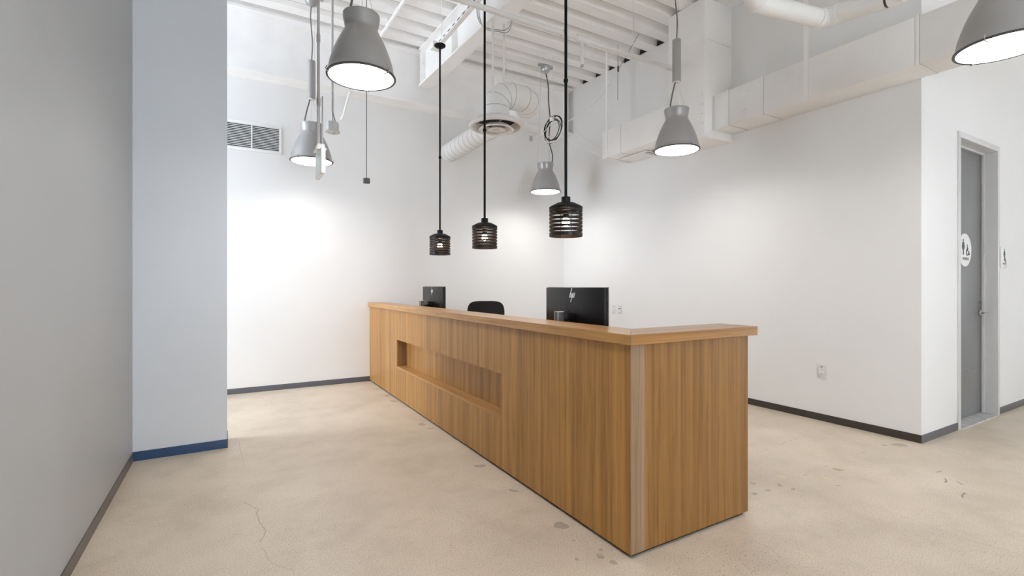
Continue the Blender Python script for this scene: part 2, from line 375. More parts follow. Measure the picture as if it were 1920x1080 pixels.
# front skin: far panel, strips over and under the niche, near panel, corner strip
obj('front_panel', bx(FX, FX+TP, NY1+g, YB-.001, PB, PT), 'wood_v', desk)
m1 = 4.10
obj('front_panel', bx(FX, FX+TP, m1+g, NY1-g, NZ1, PT), 'wood_v', desk)
obj('front_panel', bx(FX, FX+TP, NY0+g, m1-g, NZ1, PT), 'wood_v', desk)
obj('front_panel', bx(FX, FX+TP, NY0+g, NY1-g, PB, NZ0-.018), 'wood_v', desk)
obj('front_panel', bx(FX, FX+TP, EY, NY0-g, PB, PT), 'wood_v', desk)
ni = obj('niche_back', bx(FX+ND, FX+ND+.018, NY0-.018, NY1+.018, NZ0-.018, NZ1+.018), 'wood_v', desk)
obj('niche_shelf', bx(FX, FX+ND, NY0, NY1, NZ0-.018, NZ0), 'wood_y', desk)
obj('niche_top', bx(FX+TP, FX+ND, NY0, NY1, NZ1, NZ1+.018), 'wood_y', desk)
obj('niche_side', bx(FX+TP, FX+ND, NY1, NY1+.018, NZ0, NZ1), 'niche_end', desk)
obj('niche_side', bx(FX+TP, FX+ND, NY0-.018, NY0, NZ0, NZ1), 'niche_end', desk)
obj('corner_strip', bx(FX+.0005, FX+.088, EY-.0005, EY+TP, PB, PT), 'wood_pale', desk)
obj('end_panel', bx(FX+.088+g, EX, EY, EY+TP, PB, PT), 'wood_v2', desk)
obj('inner_panel', bx(FX+.19, FX+.21, EY+TP+.2, YB-.001, PB, PT), 'wood_v', desk)
obj('return_inner_panel', bx(FX+.19, EX, EY+.18, EY+.2, PB, PT), 'wood_v', desk)
obj('worktop', bx(FX+.21, EX+.02, EY+.2, YB-.002, .715, .74, bev=.002), 'wood_y', desk)
obj('worktop_support', bx(EX-.04, EX-.02, 3.9, YB-.1, PB, .715), 'wood_v2', desk)
obj('end_edge', bx(EX-.02, EX, EY+TP, EY+.18, PB, PT), 'wood_v2', desk)
# counter top, mitred L
ox0, ox1, oy0, oy1 = FX-.022, 1.79, EY-.022, 1.845
def top_piece(poly):
    bm = nb(); prism(bm, poly, 2, TZ-TH, TZ)
    bmesh.ops.bevel(bm, geom=list(bm.edges), offset=.0012, segments=1, affect='EDGES'); return bm
obj('counter_top', top_piece([(ox0, oy0+.001), (ox1, oy1+.001), (ox1, YB-.001), (ox0, YB-.001)]), 'wood_y', desk)
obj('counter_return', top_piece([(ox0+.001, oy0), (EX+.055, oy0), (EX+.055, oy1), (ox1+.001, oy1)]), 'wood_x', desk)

# ------------------------------------------------------------------ black louvred pendants
PZ, PX = 1.572, 1.916
def pendant(x, y, top, label):
    t = thing('pendant_lamp', (x, y, PZ), label, 'lamp', 'black slatted pendants over the desk')
    R = .110
    c = (x, y, PZ)
    obj('socket_cap', lathe(nb(), [(0, .262), (.027, .262), (.030, .259), (.030, .222), (0, .222)], c, 28), 'black', t)
    obj('shade_top', lathe(nb(), [(.028, .224), (.060, .221), (.095, .203), (R, .194), (R, .178), (R-.005, .178), (R-.005, .19), (.058, .215), (.028, .218)], c, 44, True), 'black', t)
    n = 7
    for k in range(n):
        z = .160-.0255*k if k < n-1 else 0
        h = .0162 if k < n-1 else .024
        if k == n-1: z = .0
        prof = [(R, z+h*.1), (R, z+h), (R-.004, z+h), (R-.008, z+h*.8), (R-.008, z+h*.5), (R-.004, z)]
        if k == n-1: prof = [(R, z), (R, z+h), (R-.004, z+h), (R-.004, z)]
        obj('shade_ring', lathe(nb(), prof, c, 44, True), 'black_in', t)
    for k in range(4):
        a = PI/4+k*PI/2+.5; px, py = x+(R-.012)*math.cos(a), y+(R-.012)*math.sin(a)
        obj('spacer_rod', tube(nb(), [(px, py, PZ-.002), (px, py, PZ+.196)], .0022, 6), 'black', t)
    so = obj('lamp_holder', lathe(nb(), [(0, .222), (.020, .222), (.020, .130), (.014, .122), (0, .122)], c, 20), 'black', t)
    obj('bulb', lathe(nb(), [(0, .122), (.014, .121), (.022, .112), (.026, .096), (.023, .080), (.013, .069), (0, .066)], c, 20), 'bulb', t)
    obj('rod', tube(nb(), [(x, y, PZ+.26), (x, y, top-.02)], .0098, 12), 'black', t)
    for zc in (PZ+1.03,):
        if zc < top-.1: obj('rod_coupling', lathe(nb(), [(0, -.012), (.012, -.012), (.015, -.008), (.015, .008), (.012, .012), (0, .012)], (x, y, zc), 14), 'black', t)
    obj('canopy', lathe(nb(), [(0, 0), (.012, 0), (.012, -.020), (.055, -.014), (.060, -.008), (.060, 0)], (x, y, top), 30), 'black', t)
CZ = 3.79
pendant(PX, 4.80, CZ, 'black slatted pendant nearest the back wall, farthest of the three over the desk')
pendant(PX, 3.76, CZ, 'black slatted pendant in the middle of the three over the desk')
pendant(PX, 2.58, CZ, 'black slatted pendant nearest the viewer, largest of the three over the desk')

# ------------------------------------------------------------------ grey bell lamps
D = .43; LAMP_Z = 1.25+3.13*D
def bell(x, y, label, tube_on=True, straight=False, tilt=0, dz=0):
    LZ = LAMP_Z+dz
    t = thing('bell_lamp', (x, y, LZ), label, 'lamp', 'grey bell-shaped high-bay lamps')
    c = (x, y, LZ); top = deck(y)
    P = [(.5, .012), (.497, .03), (.478, .05), (.470, .10), (.455, .19), (.425, .29), (.39, .39), (.345, .50), (.295, .60), (.252, .68), (.238, .715),
         (.24, .74), (.25, .80), (.262, .855), (.268, .905), (.268, .93)]
    prof = [(r*D, z*D) for r, z in P]+[((r-.012)*D, z*D) for r, z in P[::-1]]
    obj('bell_shade', lathe(nb(), prof, c, 56, True), 'bell', t)
    obj('rim', lathe(nb(), [(.502*D, 0), (.505*D, .006*D), (.502*D, .022*D), (.47*D, .022*D), (.47*D, .0)], c, 56, True), 'mongrey', t)
    obj('lens', lathe(nb(), [(0, .004*D), (.47*D, .004*D), (.47*D, .012*D), (0, .012*D)], c, 48), 'lens', t)
    ld = bpy.data.lights.new('lamp_beam', 'AREA'); ld.shape = 'DISK'; ld.size = .92*D; ld.energy = LAMP_W; ld.color = (1, .975, .945); ld.spread = math.radians(LAMP_SPREAD)
    lo_ = bpy.data.objects.new('lamp_beam', ld); COL.objects.link(lo_); lo_.parent = t; lo_.location = (0, 0, -.004)
    obj('neck_plate', lathe(nb(), [(0, .88*D), (.255*D, .88*D), (.255*D, .90*D), (0, .90*D)], c, 30), 'mongrey', t)
    for k in range(3):
        a = math.radians(75+tilt+120*k); dx, dy = math.cos(a), math.sin(a)
        bm = nb(); tube(bm, [(x+dx*.497*D, y+dy*.497*D, LZ+.06*D), (x+dx*.52*D, y+dy*.52*D, LZ+.02*D), (x+dx*.50*D, y+dy*.50*D, LZ-.012*D), (x+dx*.42*D, y+dy*.42*D, LZ-.012*D)], .004, 6)
        obj('rim_clip', bm, 'chrome', t)
    tz0, tz1 = LZ+1.55*D, LZ+2.5*D
    apex = tz0 if tube_on else top-.12
    for k in range(3):
        a = math.radians(20+120*k)
        pe = (x+.012*math.cos(a), y+.012*math.sin(a), apex) if not straight else (x+.10*math.cos(a)*.6, y+.10*math.sin(a)*.6, apex)
        obj('suspension_wire', tube(nb(), [(x+.25*D*math.cos(a), y+.25*D*math.sin(a), LZ+.95*D), pe], .0014, 6), 'steel', t)
    if tube_on:
        obj('power_cord', tube(nb(), spline([(x-.17*D, y+.05*D, LZ+.88*D), (x-.12*D, y+.03*D, LZ+1.2*D), (x-.03*D, y, tz0+.01)], 6), .0075, 8), 'cordgrey', t)
        dt = obj('driver_tube', lathe(nb(), [(.02*D, 0), (.085*D, 0), (.093*D, .01*D), (.093*D, .94*D), (.085*D, .95*D), (.02*D, .95*D)], (x, y, tz0), 28, True), 'bell', t)
        obj('end_cap', lathe(nb(), [(0, -.006), (.08*D, -.006), (.08*D, .012), (0, .012)], (x, y, tz0), 24), 'white', dt)
        obj('ceiling_cord', tube(nb(), spline([(x, y, tz1-.01), (x+.008, y, tz1+.2), (x-.008, y+.01, (tz1+top)/2+.1), (x, y, top-.08)], 6), .006, 8), 'cordgrey', t)
        obj('hang_wire', tube(nb(), [(x+.03, y, tz1-.01), (x+.03, y, top-.06)], .0014, 6), 'steel', t)
    else:
        obj('power_cord', tube(nb(), spline([(x+.2*D, y-.02, LZ+.88*D), (x+.24*D, y-.03, LZ+1.2*D), (x+.13*D, y-.01, LZ+1.7*D), (x+.17*D, y-.01, LZ+2.4*D), (x+.13*D, y, LZ+3.0*D), (x+.05, y, top-.3), (x+.005, y, top-.11)], 8), .007, 8), 'cordblack', t)
    dome = obj('ceiling_dome', lathe(nb(), [(0, -.13), (.025, -.126), (.055, -.105), (.068, -.075), (.068, -.045), (0, -.045)], (x, y, top), 28), 'steel' if not tube_on else 'bell', t)
    obj('mount_bar', bx(x-.12, x+.12, y-.012, y+.012, top-.046, top-.02), 'steel', dome)
    obj('hanger_bolt', tube(nb(), [(x, y, top-.03), (x, y, top+.02)], .006, 8), 'steel', dome)
bell(1.70*D, 7.40*D, 'large grey bell lamp near the top left, above the projecting wall end', tilt=-10, dz=-.008)
bell(1.74*D, 12.85*D, 'grey bell lamp in front of the wall vent, half hidden by the edge-on exit sign', tilt=30, dz=-.03)
bell(8.90*D, 13.1*D, 'smallest grey bell lamp, hanging near the room corner above the desk', tube_on=False, straight=True, tilt=25, dz=-.035)
bell(8.70*D, 7.55*D, 'grey bell lamp in front of the boxy white duct, with a grey cylinder above it', tilt=-55, dz=-.04)
bell(8.80*D, 2.24*D, 'grey bell lamp cut off by the upper right corner of the photo', tilt=100)

bell(1.72*D, 2.24*D, 'grey bell lamp just above the top edge of the photo, left of the desk')

# ------------------------------------------------------------------ steel and services overhead
def steel(name, label, cat, mk):
    return None
# beam along the back wall
sb = thing('edge_beam', (2.3, 6.3, 3.66), 'white steel beam running along the top of the back wall', 'beam')
EBZ = 3.655
obj('web', bx(XA+.001, XR-.002, 6.285, 6.315, EBZ+.015, deck(6.3)), 'steel_white', sb)
obj('bottom_flange', bx(XA+.001, XR-.002, 6.155, YB-.001, EBZ, EBZ+.022), 'steel_white', sb)
obj('top_flange', bx(XA+.001, XR-.002, 6.155, YB-.001, deck(6.15)-.03, deck(6.15)-.003), 'steel_white', sb)
obj('stiffener', bx(4.60, 4.62, 6.16, 6.285, EBZ+.022, deck(6.15)-.03), 'steel_white', sb)
# roof beam running towards the viewer
rb = thing('roof_beam', (2.235, 4.5, 3.8), 'deep white steel roof beam running forward over the desk', 'beam')
def slopebox(x0, x1, y0, y1, d0, d1):
    return prism(nb(), [(y0, deck(y0)-d0), (y1, deck(y1)-d0), (y1, deck(y1)-d1), (y0, deck(y0)-d1)], 0, x0, x1)
Y0 = -1.0
obj('bottom_flange', slopebox(2.15, 2.32, Y0, 6.14, .495, .475), 'steel_white', rb)
obj('web', slopebox(2.229, 2.241, Y0, 6.14, .475, .02), 'steel_white', rb)
obj('top_flange', slopebox(2.15, 2.32, Y0, 6.14, .022, .002), 'steel_white', rb)
obj('end_plate', slopebox(2.155, 2.229, 6.09, 6.10, .475, .022), 'steel_white', rb)
obj('stiffener', slopebox(2.155, 2.229, 5.05, 5.06, .475, .022), 'steel_white', rb)
obj('stiffener', slopebox(2.155, 2.229, 3.0, 3.01, .475, .022), 'steel_white', rb)
for k in range(5): obj('bolt', lathe(nb(), [(0, -.012), (.012, -.012), (.012, .012), (0, .012)], (2.18, 6.08, 3.98+.07*k), 6), 'steel_white', rb)
# second roof beam, above the frame to the right
# strut carrying the pendants
st = thing('strut_channel', (PX, 3.6, 3.80), 'white slotted strut channel carrying the black pendants', 'strut')
obj('channel', bx(PX-.022, PX+.022, 1.9, 4.86, CZ, CZ+.042), 'steel_white', st)
for k in range(24): obj('slot', bx(PX-.0225, PX-.0195, 2.0+.118*k, 2.0+.118*k+.06, CZ+.016, CZ+.026), 'darkhole', st)
for yy in (2.2, 3.4, 4.75): obj('hanger_rod', tube(nb(), [(PX, yy, CZ+.03), (PX, yy, deck(yy)+.01)], .005, 8), 'steel_white', st)
obj('pendant_box', bx(PX-.055, PX+.055, 4.86, 4.95, CZ-.002, CZ+.07, bev=.004), 'steel_white', st)

# square ducts along the right wall
def duct_section(t, x0, x1, y0, y1, z0, z1): obj('duct_section', bx(x0, x1, y0, y1, z0, z1, bev=.004), 'duct', t)
def seam(t, x0, x1, y, z0, z1, e=.008):
    bm = nb(); box(bm, x0-e, x1, y-.012, y+.012, z0-e, z1+e, bev=.002); obj('seam_flange', bm, 'duct', t)
    obj('seam_gap', bx(x0-e*.5, x1, y-.0142, y-.012, z0-e*.5, z1+e*.5), 'bell', t)
VX, VY0, VY1 = 4.274, 3.343, 3.826
vd = thing('riser_duct', (4.5, 3.58, 2.81), 'tall square white duct dropping from the roof by the right wall', 'duct')
duct_section(vd, VX, XR-.001, VY0, VY1, 2.81, 3.84); duct_section(vd, VX, XR-.001, VY0, VY1, 3.844, deck(3.3))
obj('seam_flange', bx(VX-.006, XR-.001, VY0-.006, VY1+.006, 3.83, 3.853, bev=.002), 'duct', vd)
obj('bottom_lip', bx(VX+.02, XR-.001, VY0-.01, VY0+.03, 2.80, 2.83), 'duct', vd)
for zz in (2.95, 3.05, 3.15, 3.25): obj('rivet', lathe(nb(), [(0, -.004), (.004, -.004), (.004, .004), (0, .004)], (VX-.002, VY0+.03, zz), 6), 'bell', vd)
hd = thing('branch_duct', (4.5, 4.4, 2.93), 'short square white duct branching left toward the room corner', 'duct')
duct_section(hd, VX+.002, XR-.001, VY1, 4.60, 2.93, 3.285); duct_section(hd, VX+.002, XR-.001, 4.61, 4.95, 2.93, 3.285)
seam(hd, VX+.002, XR-.001, 4.61, 2.93, 3.285, .004); seam(hd, VX+.002, XR-.001, 4.88, 2.93, 3.285, .004)
obj('damper_bracket', bx(4.50, 4.68, 4.35, 4.40, 2.905, 2.93), 'steel', hd)
obj('access_flap', bx(4.45, XR-.004, 4.32, 4.80, 2.915, 2.922), 'duct', hd)
obj('hanger_strap', bx(VX-.004, VX+.001, 4.845, 4.875, 2.93, deck(4.85)), 'steel_white', hd)
rd = thing('main_duct', (4.56, 1.5, 2.887), 'long square white duct running along the right wall past the door corner', 'duct')
RX = 4.397
ys = [VY0-.001, 3.16, 2.79, 1.58, .3, -1.2]
for a, b_ in zip(ys, ys[1:]): duct_section(rd, RX, XR-.001, b_+.003, a-.003, 2.887, 3.246)
for yy in ys[1:-1]: seam(rd, RX, XR-.001, yy, 2.887, 3.246, .004)
for yy in (2.38,): obj('hanger_strap', bx(RX-.006, RX-.001, yy-.02, yy+.02, 2.885, deck(yy)), 'steel_white', rd)
for zz, yy in ((3.14, 2.95), (2.98, 2.99)): obj('damper_handle', tube(nb(), [(RX-.012, yy-.04, zz+.012), (RX-.012, yy+.02, zz), (RX-.001, yy+.03, zz-.002)], .005, 6), 'steel_white', rd)

# round duct and ceiling diffuser
rt = thing('round_duct', (2.64, 5.3, 3.05), 'round white spiral duct with a segmented elbow ending in the back wall', 'duct')
NXp, NYp = 2.26, 4.18; RR = .128; AZ = 3.13
import itertools
path = [Vector((NXp, NYp, 2.92)), Vector((NXp, NYp, 2.985))]
for k in range(1, 7):      # elbow up -> +X
    a = k*PI/12; path.append(Vector((NXp+.155*(1-math.cos(a)), NYp, 2.985+.155*math.sin(a))))
ex = NXp+.155
cx, cy = ex+.09, NYp+.19
for k in range(0, 7):      # elbow +X -> +Y
    a = k*PI/12; path.append(Vector((cx+.19*math.sin(a), NYp+.19*(1-math.cos(a)), 2.985+.155)))
path = [p for i, p in enumerate(path) if i == 0 or (p-path[i-1]).length > 1e-4]
obj('elbow', tube(nb(), path, RR, 28), 'duct_round', rt)
AX = cx+.19
for i in range(1, len(path)-1, 2):
    t = (path[i+1]-path[i-1]).normalized()
    obj('elbow_seam', tube(nb(), [path[i]-t*.0025, path[i]+t*.0025], RR+.002, 28), 'seamline', rt)
obj('spiral_pipe', tube(nb(), [(AX, cy-.001, 3.14), (AX, YB-.001, 3.14)], RR, 28), 'duct_round', rt)
yy = cy+.12
while yy < YB-.05:
    obj('spiral_seam', tube(nb(), [(AX, yy, 3.14), (AX, yy+.006, 3.14)], RR+.0015, 28), 'seamline', rt); yy += .13
for xx, yy, zt in ((2.165, 4.08, deck(4.1)-.49), (2.31, 4.12, deck(4.1)-.49)):
    obj('hanger_strap', bx(xx-.012, xx+.012, yy-.002, yy+.002, 3.08, zt), 'duct_round', rt)
df = thing('ceiling_diffuser', (NXp, NYp, 2.8), 'round white air diffuser with concentric rings under the curved duct', 'diffuser')
c = (NXp, NYp, 2.80)
obj('outer_cone', lathe(nb(), [(.262, .0), (.272, .012), (.265, .03), (.20, .075), (.14, .10), (.13, .13), (.122, .13), (.132, .095), (.19, .060), (.215, .022), (.235, .0)], c, 48, True), 'duct_round', df)
obj('middle_ring', lathe(nb(), [(.168, -.030), (.174, -.022), (.135, .012), (.10, .020), (.095, .015), (.125, .004), (.150, -.024), (.158, -.030)], c, 44, True), 'duct_round', df)
obj('inner_cone', lathe(nb(), [(.080, -.034), (.085, -.026), (.05, .006), (.03, .03), (0, .03), (0, .02), (.024, .02), (.045, -.002), (.070, -.028)], c, 36), 'duct_round', df)
obj('dark_throat', lathe(nb(), [(0, .085), (.121, .085), (.178, .062), (.172, .058), (.12, .075), (0, .08)], c, 40, True), 'darkhole', df)
for k in range(3):
    a = k*2*PI/3+.4; obj('spoke', tube(nb(), [(NXp, NYp, 2.825), (NXp+.2*math.cos(a), NYp+.2*math.sin(a), 2.845)], .005, 6), 'duct_round', df)

# sprinkler pipe
sp = thing('sprinkler_pipe', (2, 3.75, 3.7), 'white sprinkler pipe crossing under the roof deck to the square riser duct', 'pipe')
obj('pipe', tube(nb(), [(XL+.001, 3.685, 3.62), (VX-.001, 3.685, 3.62)], .024, 14), 'duct_round', sp)
SX = 2.93
obj('tee_fitting', tube(nb(), [(SX-.07, 3.685, 3.62), (SX-.05, 3.685, 3.62), (SX+.05, 3.685, 3.62), (SX+.07, 3.685, 3.62)], .034, 14), 'duct_round', sp)
obj('coupling', tube(nb(), [(2.70, 3.685, 3.62), (2.76, 3.685, 3.62)], .036, 14), 'duct_round', sp)
dr = obj('drop', lathe(nb(), [(0, 0), (.018, 0), (.018, -.10), (.024, -.11), (.024, -.16), (.018, -.17), (.018, -.20), (.022, -.21), (.02, -.235), (0, -.24)], (SX, 3.685, 3.61), 16), 'duct_round', sp)
obj('sprinkler_head', lathe(nb(), [(0, -.235), (.016, -.235), (.016, -.255), (.008, -.262), (0, -.262)], (SX, 3.685, 3.61), 14), 'chrome', dr)
for xx in (.3, 3.6): obj('hanger_rod', tube(nb(), [(xx, 3.685, 3.64), (xx, 3.685, deck(3.685)+.01)], .005, 6), 'duct_round', sp)
# conduit under the deck on the left of the beam
cd = thing('ceiling_conduit', (1.6, 5, 4.3), 'white conduit running under the deck left of the roof beam', 'conduit')
obj('conduit', tube(nb(), [(1.60, 2.5, deck(2.5)-.05), (1.60, 6.15, deck(6.15)-.05)], .02, 12), 'steel_white', cd)
for yy in (5.2, 4.2): obj('coupling', tube(nb(), [(1.6, yy, deck(yy)-.05), (1.6, yy+.08, deck(yy+.08)-.05)], .027, 12), 'steel_white', cd)
for yy in (5.6, 4.7, 3.8): obj('clip', bx(1.57, 1.63, yy-.008, yy+.008, deck(yy)-.03, deck(yy)+.002), 'steel_white', cd)
# bent conduit on the back wall
obj_bc = obj('wall_conduit', tube(nb(), spline([(1.285, 6.20, EBZ+.001), (1.27, 6.22, 3.60), (1.235, 6.32, 3.42), (1.225, 6.37, 3.375), (1.215, 6.398, 3.36)], 5), .014, 10), 'white', base=(1.24, 6.3, 3.36))
tag(obj_bc, 'short white bent conduit hanging below the edge beam beside the largest bell lamp', 'conduit')

# white drain pipes high on the right
dp = thing('drain_pipe', (3.6, 1.9, 3.2), 'thick white plastic pipe with an elbow high above the right wall', 'pipe')
e0 = Vector((3.80, 1.93, 3.22))
pts = [(2.99, 1.97, 3.45), (2.99, 1.97, 3.22), (3.005, 1.968, 3.17), (3.05, 1.965, 3.148), (3.12, 1.962, 3.148), tuple(e0+Vector((-.10, .004, -.012)))]
obj('pipe', tube(nb(), pts[:1]+[tuple(v) for v in spline(pts[1:], 4)], .064, 22), 'white', dp)
obj('elbow', tube(nb(), [tuple(v) for v in spline([tuple(e0+Vector((-.10, .004, -.012))), tuple(e0+Vector((-.04, 0, -.004))), tuple(e0+Vector((0, -.05, 0))), tuple(e0+Vector((0, -.11, -.004)))], 5)], .066, 22), 'white', dp)
obj('branch', tube(nb(), [tuple(e0+Vector((0, -.10, -.004))), (3.80, 1.53, 3.17)], .062, 22), 'white', dp)
obj('coupling_gap', tube(nb(), [(3.80, 1.53, 3.17), (3.80, 1.515, 3.168)], .058, 22), 'mongrey', dp)
obj('end_fitting', tube(nb(), [(3.80, 1.515, 3.168), (3.80, 1.46, 3.162), (3.83, 1.40, 3.20), (3.9, 1.38, 3.40)], .062, 22), 'white', dp)
obj('support_rod', tube(nb(), [(3.80, 1.75, 3.24), (3.80, 1.75, deck(1.75)-.001)], .006, 8), 'steel_white', dp)
lp = thing('vent_pipe', (3.7, 1.2, 3.3), 'second white pipe just entering the top edge above the drain pipe elbow', 'pipe')
obj('pipe', tube(nb(), [tuple(v) for v in spline([(3.05, 1.5, 3.62), (3.25, 1.5, 3.335), (3.34, 1.48, 3.30), (3.42, 1.42, 3.335), (3.55, 1.2, 3.62)], 5)], .06, 18), 'white', lp)
obj('hanger_rod', tube(nb(), [(3.34, 1.48, 3.34), (3.34, 1.48, deck(1.48)+.01)], .005, 6), 'steel_white', lp)

# hanging junction box, exit sign, sensor
def hang_box():
    x, y = .79, 4.55
    t = thing('junction_box', (x, y, 2.62), 'round grey junction box hanging on a conduit beneath the largest bell lamp', 'electrical box')
    obj('box', lathe(nb(), [(0, .012), (.052, .012), (.055, .016), (.055, .085), (.05, .09), (0, .09)], (x, y, 2.62), 8), 'greyplastic', t)
    cp = obj('cover', lathe(nb(), [(0, -.004), (.058, -.004), (.066, .0), (.066, .012), (0, .012)], (x, y, 2.62), 24), 'greyplastic', t)
    for dx, dy in ((-.025, .0), (.01, .02), (.015, -.02)): obj('knockout', lathe(nb(), [(0, -.006), (.010, -.006), (.010, -.003), (0, -.003)], (x+dx, y+dy, 2.62), 10), 'signgrey', cp)
    obj('conduit', tube(nb(), [(x, y, 2.80), (x, y, deck(y)+.01)], .011, 10), 'greyplastic', t)
    obj('wire', tube(nb(), spline([(x, y, 2.82), (x+.015, y, 2.76), (x+.03, y, 2.71)], 5), .004, 6), 'cordgrey', t)
    obj('nipple', tube(nb(), [(x, y, 2.70), (x, y, 2.82)], .007, 8), 'steel', t)
hang_box()
def exit_sign():
    x, y, z = .606, 4.02, 2.10
    t = thing('exit_sign', (x, y, z), 'white exit sign seen edge-on, hanging on twin conduits in front of a bell lamp', 'sign')
    obj('canopy_box', bx(x-.028, x+.028, y-.055, y+.055, z+.205, z+.245, bev=.006), 'white', t)
    obj('canopy_plate', bx(x-.04, x+.04, y-.075, y+.075, z+.196, z+.207, bev=.003), 'white', t)
    pn = obj('panel', bx(x-.013, x+.017, y-.15, y+.15, z, z+.197, bev=.003), 'white', t)
    obj('face', bx(x-.0145, x-.0125, y-.135, y+.135, z+.02, z+.18), 'exitface', pn)
    obj('conduit', tube(nb(), [(x-.012, y, z+.24), (x-.012, y, deck(y)+.01)], .011, 10), 'greyplastic', t)
    obj('conduit', tube(nb(), [(x+.018, y, z+.24), (x+.018, y, z+.63)], .006, 10), 'greyplastic', t)
    for zz in (.55, 1.05): obj('coupling', tube(nb(), [(x-.012, y, z+zz), (x-.012, y, z+zz+.06)], .015, 10), 'steel', t)
exit_sign()
def sensor():
    x, y, z = 1.12, 4.67, 2.22
    t = thing('hanging_sensor', (x, y, z), 'small dark cylindrical sensor dangling on a thin grey cord before the back wall', 'sensor')
    obj('housing', lathe(nb(), [(0, 0), (.028, 0), (.034, .005), (.034, .042), (.03, .047), (0, .047)], (x, y, z), 10), 'mongrey', t)
    obj('cord', tube(nb(), [(x, y, z+.045), (x, y, deck(y)+.01)], .004, 8), 'cordgrey', t)
sensor()

# cable coil and loose wires by the corner
def ring_pts(c, r, ax, ph, n=18, e=1.0):
    u = Vector(ax[0]).normalized(); v = Vector(ax[1]).normalized()
    return [Vector(c)+(u*math.cos(2*PI*k/n+ph)*r+v*math.sin(2*PI*k/n+ph)*r*e) for k in range(n+1)]
cb = thing('cable_coil', (3.78, 5.38, 3.30), 'bundle of coiled black and white cables hanging near the room corner', 'cable')
cc = (3.78, 5.38, 3.37)
for k in range(6):
    ax = ((.75+.1*random.uniform(-1, 1), -.45, .35+.3*random.uniform(-1, 1)), (.1*random.uniform(-1, 1), .1, 1))
    obj('cable_loop', tube(nb(), ring_pts((cc[0]+random.uniform(-.01, .01), cc[1], cc[2]+random.uniform(-.02, .02)), .10+.012*k, ax, k, e=1.15), .006, 6, caps=False), 'cordblack' if k not in (0, 5) else 'white', cb)
obj('tie', lathe(nb(), [(.02, -.02), (.03, -.02), (.03, .03), (.02, .03)], (cc[0]-.02, cc[1], cc[2]+.12), 12, True), 'white', cb)
obj('hanging_wire', tube(nb(), [(cc[0], cc[1], cc[2]+.1), (cc[0], cc[1], deck(cc[1])+.01)], .003, 6), 'white', cb)
obj('loose_cable', tube(nb(), spline([(cc[0]+.03, cc[1], cc[2]+.08), (4.0, 5.3, 3.5), (4.3, 5.1, 3.75), (4.45, 5.0, 3.99), (4.5, 4.95, 4.1)], 6), .006, 6), 'white', cb)
obj('loose_cable', tube(nb(), spline([(cc[0]+.08, cc[1], cc[2]-.02), (4.0, 5.25, 3.2), (4.2, 5.1, 3.05), (4.30, 4.951, 2.96)], 6), .005, 6), 'white', cb)
obj('loose_cable', tube(nb(), spline([(cc[0]-.03, cc[1], cc[2]+.06), (3.62, 5.45, 3.28), (3.52, 5.5, 3.24)], 6), .005, 6), 'white', cb)
obj('connector', lathe(nb(), [(0, -.03), (.022, -.03), (.022, .03), (0, .03)], (3.50, 5.5, 3.23), 10), 'steel', cb)
dl = obj('draped_cable', tube(nb(), spline([(4.72-.003, 6.0, 3.62), (4.6, 5.6, 3.35), (4.45, 5.2, 3.14), (4.33, 4.952, 3.06)], 8), .005, 6), 'white', base=(4.6, 5.6, 3.3))
tag(dl, 'thin white cable draped from the right wall down to the branch duct end', 'cable')
wl = thing('tie_wire', (4.25, 4.6, 4.0), 'thin dark tie wires with clamp hanging from the deck beside the right wall', 'wire')
obj('wire', tube(nb(), [(4.28, 4.65, deck(4.65)+.005), (4.28, 4.66, 3.62)], .003, 6), 'cordgrey', wl)
obj('wire', tube(nb(), [(4.29, 4.30, deck(4.3)+.005), (4.285, 4.63, 4.02)], .003, 6), 'cordgrey', wl)
obj('clamp', bx(4.274, 4.288, 4.64, 4.66, 3.98, 4.05), 'mongrey', wl)
lw = thing('wire_loops', (2.3, 3.3, 3.7), 'loops of thin grey wire bundled against the roof beam above the diffuser', 'wire')
for k in range(5):
    pts = spline([(2.13, 4.40-.02*k, 4.15), (2.13, 4.30-.02*k, 3.86-.02*k), (2.20, 4.10-.02*k, 3.72-.018*k), (2.30, 3.98, 3.74-.016*k), (2.36, 3.92+.02*k, 4.1)], 6)
    obj('wire', tube(nb(), pts, .003, 6), 'cordgrey' if k % 2 else 'white', lw)

# ------------------------------------------------------------------ vent grille
vg = thing('vent_grille', (.22, YB, 2.8), 'rectangular white louvred return-air grille high on the back wall', 'vent')
vx0, vx1, vz0, vz1 = -.10, .532, 2.812, 3.152
obj('backing', bx(vx0+.03, vx1-.03, YB-.004, YB-.0005, vz0+.03, vz1-.03), 'darkhole', vg)
for a in ((vx0, vx1, vz0, vz0+.03), (vx0, vx1, vz1-.03, vz1), (vx0, vx0+.025, vz0+.03, vz1-.03), (vx1-.025, vx1, vz0+.03, vz1-.03)):
    obj('frame_bar', bx(a[0], a[1], YB-.014, YB-.0005, a[2], a[3], bev=.002), 'white', vg)
obj('mullion', bx(.21, .222, YB-.016, YB-.004, vz0+.03, vz1-.03), 'white', vg)
n = 15
for k in range(n):
    z = vz0+.036+(vz1-vz0-.072)*k/(n-1)
    bm = nb(); prism(bm, [(YB-.015, z-.006), (YB-.012, z-.0055), (YB-.005, z+.004), (YB-.008, z+.0045)], 0, vx0+.025, vx1-.025)
    obj('louvre', bm, 'white', vg, False)

